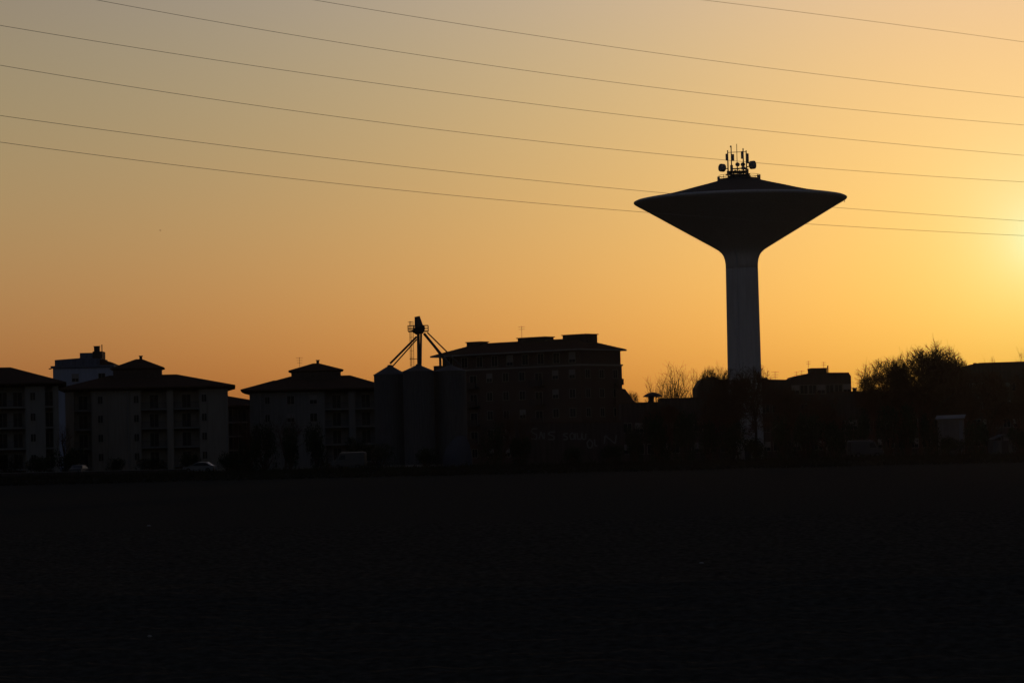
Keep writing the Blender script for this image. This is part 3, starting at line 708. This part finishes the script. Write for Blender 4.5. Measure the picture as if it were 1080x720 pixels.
def bare_tree(k, px, ptop, Y, wpx, rz, label, group='bare winter trees', zb=YG):
    tm, cm, hw = protos[k]
    x = Xp(px, ptop, Y); h = Zp(px, ptop, Y) - zb; w = wpx * Y / F / 2
    root = thing('bare_tree', label, 'tree', (x, Y, zb), rz, group)
    root.scale = (w / hw, w / hw, h / 10)
    link('trunk', tm, root); link('crown', cm, root)
    return root
bt = bare_tree
bt(1, 693, 396.5, 540, 30, 0.3, 'small bare tree above the mushroom cowl', zb=YG)
bt(1, 714, 382.5, 530, 36, 1.1, 'tall fine twigged bare tree standing behind the long workshop roof')
bt(3, 759, 386, 535, 22, 2.0, 'bare treetop just left of the tower shaft')
bt(1, 729, 389, 534, 34, 2.2, 'bare treetop over the right end of the workshop roof')
bt(1, 703, 391, 526, 30, 4.1, 'fine bare treetop between the cowl and the tallest tree left of the tower')
bt(2, 750, 389, 540, 26, .9, 'bare treetop over the left corner of the terrace block')
bt(0, 992, 370, 458, 50, 1.0, 'bare tree filling the right shoulder of the big round crown')
bt(2, 667, 414, 520, 18, .5, 'little bare treetop beside the lean-to annex')
bt(0, 968, 364.5, 446, 66, .2, 'biggest bare tree with the tallest round crown on the right')
bt(2, 985, 368, 452, 62, 2.4, 'bare round tree right beside the tallest one')
bt(0, 945, 377, 450, 44, 1.3, 'bare tree just left of the dark conifer')
bt(2, 937, 379, 452, 48, 2.9, 'rounded bare tree on the left slope of the big tree group')
bt(3, 955, 371, 455, 30, 4.4, 'narrow dense bare tree rising from behind the dark conifer')
bt(0, 922, 387, 448, 42, 4.0, 'lower bare tree beside the stub chimney')
bt(2, 1008, 379, 456, 34, 5.2, 'bare tree touching the left end of the right flat block')
bt(1, 1046, 376.5, 545, 26, 1.9, 'thin bare treetop poking above the right flat roof')
bt(3, 1078, 371.5, 540, 26, .8, 'bare treetop above the flat roof at the right edge')
bt(2, 1040, 392, 440, 48, 3.1, 'bare tree in front of the right flat block')
bt(0, 1074, 390, 436, 44, .9, 'bare tree in front of the right flat block at the photo edge')
bt(3, 1014, 398, 438, 34, 2.2, 'bare tree standing behind the pale hut')
bt(4, 772, 389, 428, 40, .4, 'bare tree covering the left side of the tower foot')
bt(4, 794, 387, 424, 46, 2.7, 'bare tree covering the right side of the tower foot')
bt(2, 778, 428, 420, 30, .9, 'low bare shrub right before the tower shaft')
bt(0, 755, 405, 432, 44, 1.5, 'spreading bare tree left of the tower foot')
bt(2, 822, 408, 430, 44, 3.6, 'spreading bare tree right of the tower foot')
bt(1, 552, 432, 418, 30, 1.0, 'bare sapling in front of the sprayed warehouse')
bt(3, 528, 424, 424, 36, 2.0, 'bare tree between the heap and the warehouse')
bt(0, 868, 414, 436, 46, 4.4, 'bare tree below the stepped block')
bt(2, 700, 428, 430, 44, 5.0, 'bare tree before the workshop wall under the cowl')
bt(1, 300, 436, 440, 30, 2.9, 'bare sapling before the house with the television aerial')
bt(3, 252, 440, 452, 28, 3.3, 'bare sapling in the gap between the two cupola houses')
bt(1, 68, 446, 436, 20, 1.2, 'bare sapling between the two left houses')

# ------------------------------------------------------------------ evergreen bushes and hedges
def bush_mesh(seed, n=2600):
    rnd = random.Random(seed); crown = MB(); vs = []; fs = []
    lobes = [(rnd.uniform(-.55, .55), rnd.uniform(-.5, .5), rnd.uniform(.25, .72), rnd.uniform(.22, .42)) for _ in range(11)]
    for i in range(n):
        cx, cy, cz, cr = rnd.choice(lobes)
        d = Vector((rnd.gauss(0, 1), rnd.gauss(0, 1), rnd.gauss(0, 1))).normalized() * cr * rnd.uniform(.55, 1.12)
        c = Vector((cx, cy, cz)) + d
        if c.z < 0.02: c.z = abs(c.z) + .02
        s = rnd.uniform(.02, .05); u = Vector((rnd.gauss(0, 1), rnd.gauss(0, 1), rnd.gauss(0, 1))).normalized(); w = u.orthogonal().normalized()
        k = len(vs); vs += [c - u * s, c + w * s * .6, c + u * s, c - w * s * .6]; fs.append((k, k + 1, k + 2, k + 3))
    for cx, cy, cz, cr in lobes:                # dark woody core of each lobe: stems
        crown.tube([(cx * .15, cy * .15, 0), (cx * .7, cy * .7, cz * .6), (cx, cy, cz)], [.03, .02, .01], 5)
    crown2 = MB().add(vs, fs).mesh('foliage', 'leaf')
    return crown.mesh('stem', 'bark'), crown2
bushes = [bush_mesh(21), bush_mesh(22), bush_mesh(23)]
def bush(k, px, ptop, Y, wpx, rz, label, group='dark evergreen bushes along the yard'):
    sm, fm = bushes[k]; x = Xp(px, ptop, Y); h = Zp(px, ptop, Y) - YG; w = wpx * Y / F / 2
    root = thing('bush', label, 'bush', (x, Y, YG), rz, group); root.scale = (w, w, h / .98)
    link('stem', sm, root); link('foliage', fm, root)
rb = random.Random(5)
BUSH = [(8, 478, 'bush under the balconies of the house cut off at the left'), (42, 482, 'bush before the left house, near its right corner'), (72, 470, 'bush in the gap between the two left houses'),
        (120, 484, 'bush before the blank wall bay of the wide cupola house'), (160, 483, 'bush below the left loggia stack of the wide cupola house'), (240, 474, 'bush at the right corner of the wide cupola house'),
        (262, 462, 'bush below the low balcony block'), (278, 447, 'bush below the left wing of the house with the television aerial'), (305, 444, 'tall bush before the middle of the house with the television aerial'), (335, 450, 'bush behind the small van by the silos'),
        (400, 468, 'bush at the foot of the left silo'), (448, 470, 'bush at the foot of the middle silo'), (520, 450, 'bush between the covered heap and the warehouse'), (548, 462, 'bush at the left end of the sprayed warehouse'),
        (668, 446, 'bush at the right end of the sprayed warehouse'), (695, 440, 'bush under the mushroom cowl'), (722, 436, 'bush before the right half of the workshop'), (748, 440, 'bush left of the tower foot'),
        (826, 442, 'bush right of the tower foot'), (850, 438, 'bush below the sloping roof of the stepped block'), (880, 440, 'bush below the parapet of the stepped block'), (905, 436, 'bush under the stub chimney'),
        (935, 428, 'bush below the lower bare tree on the right'), (958, 420, 'bush below the tallest bare tree'), (980, 440, 'bush at the left side of the pale hut'), (1030, 446, 'bush at the right side of the pale hut'), (1078, 448, 'bush beside the grey garden shed'), (996, 461, 'bush hiding the left foot of the pale hut'), (1013, 463, 'bush hiding the right foot of the pale hut'), (769, 440, 'bush at the left of the tower foot, under the bare trees'), (798, 462, 'bush at the right of the tower foot, under the bare trees'), (200, 478, 'bush below the right loggia stack of the wide cupola house'), (377, 458, 'bush between the van and the left silo'), (605, 472, 'bush below the middle of the sprayed lettering'), (645, 470, 'bush below the right end of the sprayed lettering')]
for i, (px, pt, lab) in enumerate(BUSH):
    bush(i % 3, px, pt, 414 + 3 * (i % 4), 34 + rb.uniform(-5, 8), rb.uniform(0, 6), lab)
# conifer in the big tree group
sm, fm = bushes[1]
cx_ = Xp(953, 375, 462); ch_ = Zp(953, 383, 462) - YG
ct = thing('conifer', 'dark narrow conifer inside the group of bare trees on the right', 'tree', (cx_, 462, YG))
rc = random.Random(8); vs = []; fs = []
for i in range(5200):
    z = rc.random() ** .8; a = rc.uniform(0, 2 * math.pi); rr = (1.06 - z) * 2.5 * rc.uniform(.35, 1.05) * (.8 + .2 * math.sin(z * 60 + a * 2))
    c = Vector((rr * math.cos(a), rr * math.sin(a), z * ch_ * .92 + ch_ * .08)); s = rc.uniform(.1, .24)
    u = Vector((math.cos(a), math.sin(a), rc.uniform(-.7, -.1))).normalized(); w = Vector((-math.sin(a), math.cos(a), 0)); k = len(vs)
    vs += [c - u * s, c + w * s * .45, c + u * s, c - w * s * .45]; fs.append((k, k + 1, k + 2, k + 3))
MB().add(vs, fs).build('crown', 'leaf', ct)
MB().tube([(0, 0, -.1), (0, 0, ch_ * .96)], [.22, .03], 7).build('trunk', 'bark', ct)

# far wood filling the gaps at the horizon
rw = random.Random(4); vs = []; fs = []
for i in range(26000):
    x = rw.uniform(-330, 330); y = 720 + rw.uniform(0, 40)
    top = 7.5 + 2.5 * noise.noise(Vector((x * .06, 0, 0))) + 1.2 * noise.noise(Vector((x * .25, 1, 0)))
    z = YG + rw.random() ** .7 * top; s = rw.uniform(.3, .8)
    u = Vector((rw.gauss(0, 1), rw.gauss(0, 1), rw.gauss(0, 1))).normalized(); w = u.orthogonal().normalized(); k = len(vs); c = Vector((x, y, z))
    vs += [c - u * s, c + w * s * .7, c + u * s, c - w * s * .7]; fs.append((k, k + 1, k + 2, k + 3))
struct(MB().add(vs, fs).build('far_wood', 'leaf'), 'stuff')

# ------------------------------------------------------------------ vehicles
def car(label, loc, rz, paint, van=False):
    root = thing('parked_van' if van else 'parked_car', label, 'van' if van else 'car', loc, rz, None if van else 'cars parked below the houses')
    if van: prof = [(-2.3, .45), (2.25, .45), (2.35, .75), (2.25, 1.15), (1.75, 1.3), (1.15, 2.2), (.9, 2.32), (-2.2, 2.36), (-2.35, 2.2), (-2.38, .7)]; wdt = .95
    else: prof = [(-2.05, .32), (2.0, .32), (2.12, .55), (2.02, .82), (1.1, .96), (.35, 1.4), (.0, 1.46), (-1.1, 1.44), (-1.75, 1.02), (-2.1, .95), (-2.15, .55)]; wdt = .86
    n = len(prof); vs = []; fs = []
    for yy, tuck in ((-wdt, .0), (-wdt * .5, 1), (wdt * .5, 1), (wdt, 0)):
        for x, z in prof:
            k = 1 if tuck else .97
            vs.append((x * k, yy * (1 if z < 1.0 or tuck else .86), z if tuck else min(z, z * .985)))
    for j in range(3):
        for i in range(n): a = j * n + i; b = j * n + (i + 1) % n; fs.append((a, b, b + n, a + n))
    fs.append(tuple(range(n - 1, -1, -1))); fs.append(tuple(range(3 * n, 4 * n)))
    body = MB().add(vs, fs).build('body', paint, root)
    top = 2.2 if van else 1.36; lo = 1.35 if van else .98
    for sgn in (-1, 1):
        yy = sgn * (wdt + .004); y2 = sgn * (wdt * .86 + .006)
        if van: quad = [(1.3, yy, lo), (.35, yy, lo), (.35, y2, 2.05), (.9, y2, 2.05)]
        else: quad = [(.95, yy, lo), (-1.55, yy, lo), (-1.05, y2, top), (.25, y2, top)]
        MB().add(quad, [(0, 1, 2, 3)]).build('side_window', 'glass', root)
        MB().box(*( (2.2, 2.33) if van else (2.0, 2.1)), *sorted((sgn * wdt * .92, sgn * wdt * .6)), .68, .84).build('headlight', 'lamp', root)
    a, b = ((1.77, 1.32), (1.17, 2.16)) if van else ((1.08, .99), (.4, 1.37))
    MB().add([(a[0] + .02, -wdt * .8, a[1] + .01), (a[0] + .02, wdt * .8, a[1] + .01), (b[0] + .03, wdt * .72, b[1] + .01), (b[0] + .03, -wdt * .72, b[1] + .01)], [(0, 1, 2, 3)]).build('windscreen', 'glass', root)
    R_ = .34
    for wx in (-1.35, 1.38):
        for sgn in (-1, 1):
            w = MB(); w.lathe([(R_ * .62, -.1), (R_ * .95, -.1), (R_, -.06), (R_, .06), (R_ * .95, .1), (R_ * .62, .1)], 20)
            wh = w.build('wheel', 'tyre', root, loc=(wx, sgn * (wdt - .08), R_), rot=(R(90), 0, 0))
            MB().lathe([(.02, -.1), (R_ * .6, -.108), (R_ * .6, .108), (.02, .1)], 16).build('rim', 'galv', wh)
    return root
c_ = at(211, 495, 400); car('pale car parked below the right corner of the wide cupola house', (c_.x, 400, YG), R(168), 'carp')
c_ = at(84, 490, 404); car('pale car parked below the red edged end of the wide house', (c_.x, 404, YG), R(80), 'card')
c_ = at(368, 480, 405); car('pale van parked left of the silos', (c_.x, 405, YG), R(172), 'card', True)
c_ = at(912, 462, 405); car('pale van parked under the trees on the right', (c_.x, 405, YG), R(15), 'card', True)

# garden wall and hedge line before the left houses
gw = thing('garden_wall', 'low rendered garden wall before the left houses', 'wall', (Xp(110, 495, 398), 394, YG))
xa, xb2 = Xp(-40, 495, 394) - gw.location.x, Xp(196, 495, 394) - gw.location.x
MB().box(xa, xb2, 0, .2, 0, .55).build('wall', 'dull', gw); MB().box(xa, xb2, -.05, .25, .552, .62).build('coping', 'slab', gw)

# ------------------------------------------------------------------ overhead line (seven conductors crossing in front of everything)
WIRES = [('topmost wire, cutting only the upper right corner', [(740, 0), (910, 21.5), (1080, 44.5)]),
         ('second wire from the top at the right edge', [(330, 0), (540, 34), (1080, 103)]),
         ('third wire from the top, entering at the upper left', [(101, 0), (540, 72.5), (1080, 132)]),
         ('middle wire of the seven, leaving the left edge highest', [(0, 27), (540, 107), (1080, 164)]),
         ('wire that passes the antennas on the water tower', [(0, 69), (540, 146), (1080, 192)]),
         ('upper one of the close pair of wires at the tank rim', [(0, 122), (540, 188), (1080, 233)]),
         ('lowest wire, meeting the left tip of the tank', [(0, 150), (540, 212), (1080, 248.5)])]
def wire_depth(px): return 1 / ((1 / 140) + (1 / 205 - 1 / 140) * px / 1080)
for lab, pts in WIRES:
    (xa, ya), (xb2, yb), (xc, yc) = pts
    def py(x): return ya * (x - xb2) * (x - xc) / ((xa - xb2) * (xa - xc)) + yb * (x - xa) * (x - xc) / ((xb2 - xa) * (xb2 - xc)) + yc * (x - xa) * (x - xb2) / ((xc - xa) * (xc - xb2))
    line = [at(x, py(x), wire_depth(x)) for x in range(-360, 1441, 30)]
    w = MB().tube(line, .0105, 6).build('power_line', 'wire', smooth=True)
    tag(w, 'thin dark overhead ' + lab, 'power line', 'overhead wires')

# ------------------------------------------------------------------ small things
for (px, py_, sz, lab) in ((157, 556, .05, 'pale scrap on the field below the left houses'), (158, 674, .02, 'pale pebble on the near field at the lower left'), (740, 596, .03, 'pale pebble on the field below the water tower')):
    d = ray(px, py_); t = -EYE.z / d.z; g = EYE + d * t
    rs = random.Random(px); m = MB().lathe([(.02, 0), (sz * 1.2, .01), (sz * 1.5, sz * .4), (sz * .8, sz * .9), (.01, sz)], 9, mod=lambda t, z, r: 1 + .25 * math.sin(3 * t + r * 9))
    tag(m.build('stone', 'stone', loc=(g.x, g.y, g.z + .03)), lab, 'stone', 'pale stones on the field')
bp_ = at(169, 243, 300)
bd = thing('bird', 'tiny dark bird gliding in the empty sky at the left', 'bird', bp_, R(30)); bd.scale = (.4, .4, .4)
MB().lathe([(.01, -.22), (.05, -.12), (.065, 0), (.05, .12), (.035, .17), (.01, .23)], 10).build('body', 'feather', bd, rot=(0, R(90), 0))
MB().add([(-.06, .03, .02), (.1, .03, .02), (.04, .32, .1), (-.1, .55, .06), (-.08, .3, .09), (-.06, .03, .0), (.1, .03, .0), (.04, .32, .08), (-.1, .55, .05), (-.08, .3, .07)],
         [(0, 1, 2, 4), (4, 2, 3), (5, 9, 7, 6), (9, 8, 7)]).build('wing', 'feather', bd)
MB().add([(-.06, -.03, .02), (.1, -.03, .02), (.04, -.32, .1), (-.1, -.55, .06), (-.08, -.3, .09), (-.06, -.03, .0), (.1, -.03, .0), (.04, -.32, .08), (-.1, -.55, .05), (-.08, -.3, .07)],
         [(0, 4, 2, 1), (4, 3, 2), (5, 6, 7, 9), (9, 7, 8)]).build('wing', 'feather', bd)
MB().add([(-.2, -.03, 0), (-.2, .03, 0), (-.36, .08, 0), (-.36, -.08, 0), (-.3, 0, .02)], [(0, 1, 4), (1, 2, 4), (2, 3, 4), (3, 0, 4)]).build('tail', 'feather', bd)

# ------------------------------------------------------------------ thin evening haze
mh = bpy.data.materials.new('evening_haze'); mh.use_nodes = True
hn = mh.node_tree.nodes; hn.remove(hn['Principled BSDF'])
pv = hn.new('ShaderNodeVolumePrincipled'); pv.inputs['Density'].default_value = 6.5e-6; pv.inputs['Anisotropy'].default_value = 0.85
pv.inputs['Color'].default_value = (.95, .93, .9, 1)
mh.node_tree.links.new(pv.outputs[0], hn['Material Output'].inputs['Volume'])
MT['haze'] = mh
struct(MB().box(-420, 420, -40, 800, -2, 60).build('haze', 'haze'), 'stuff')
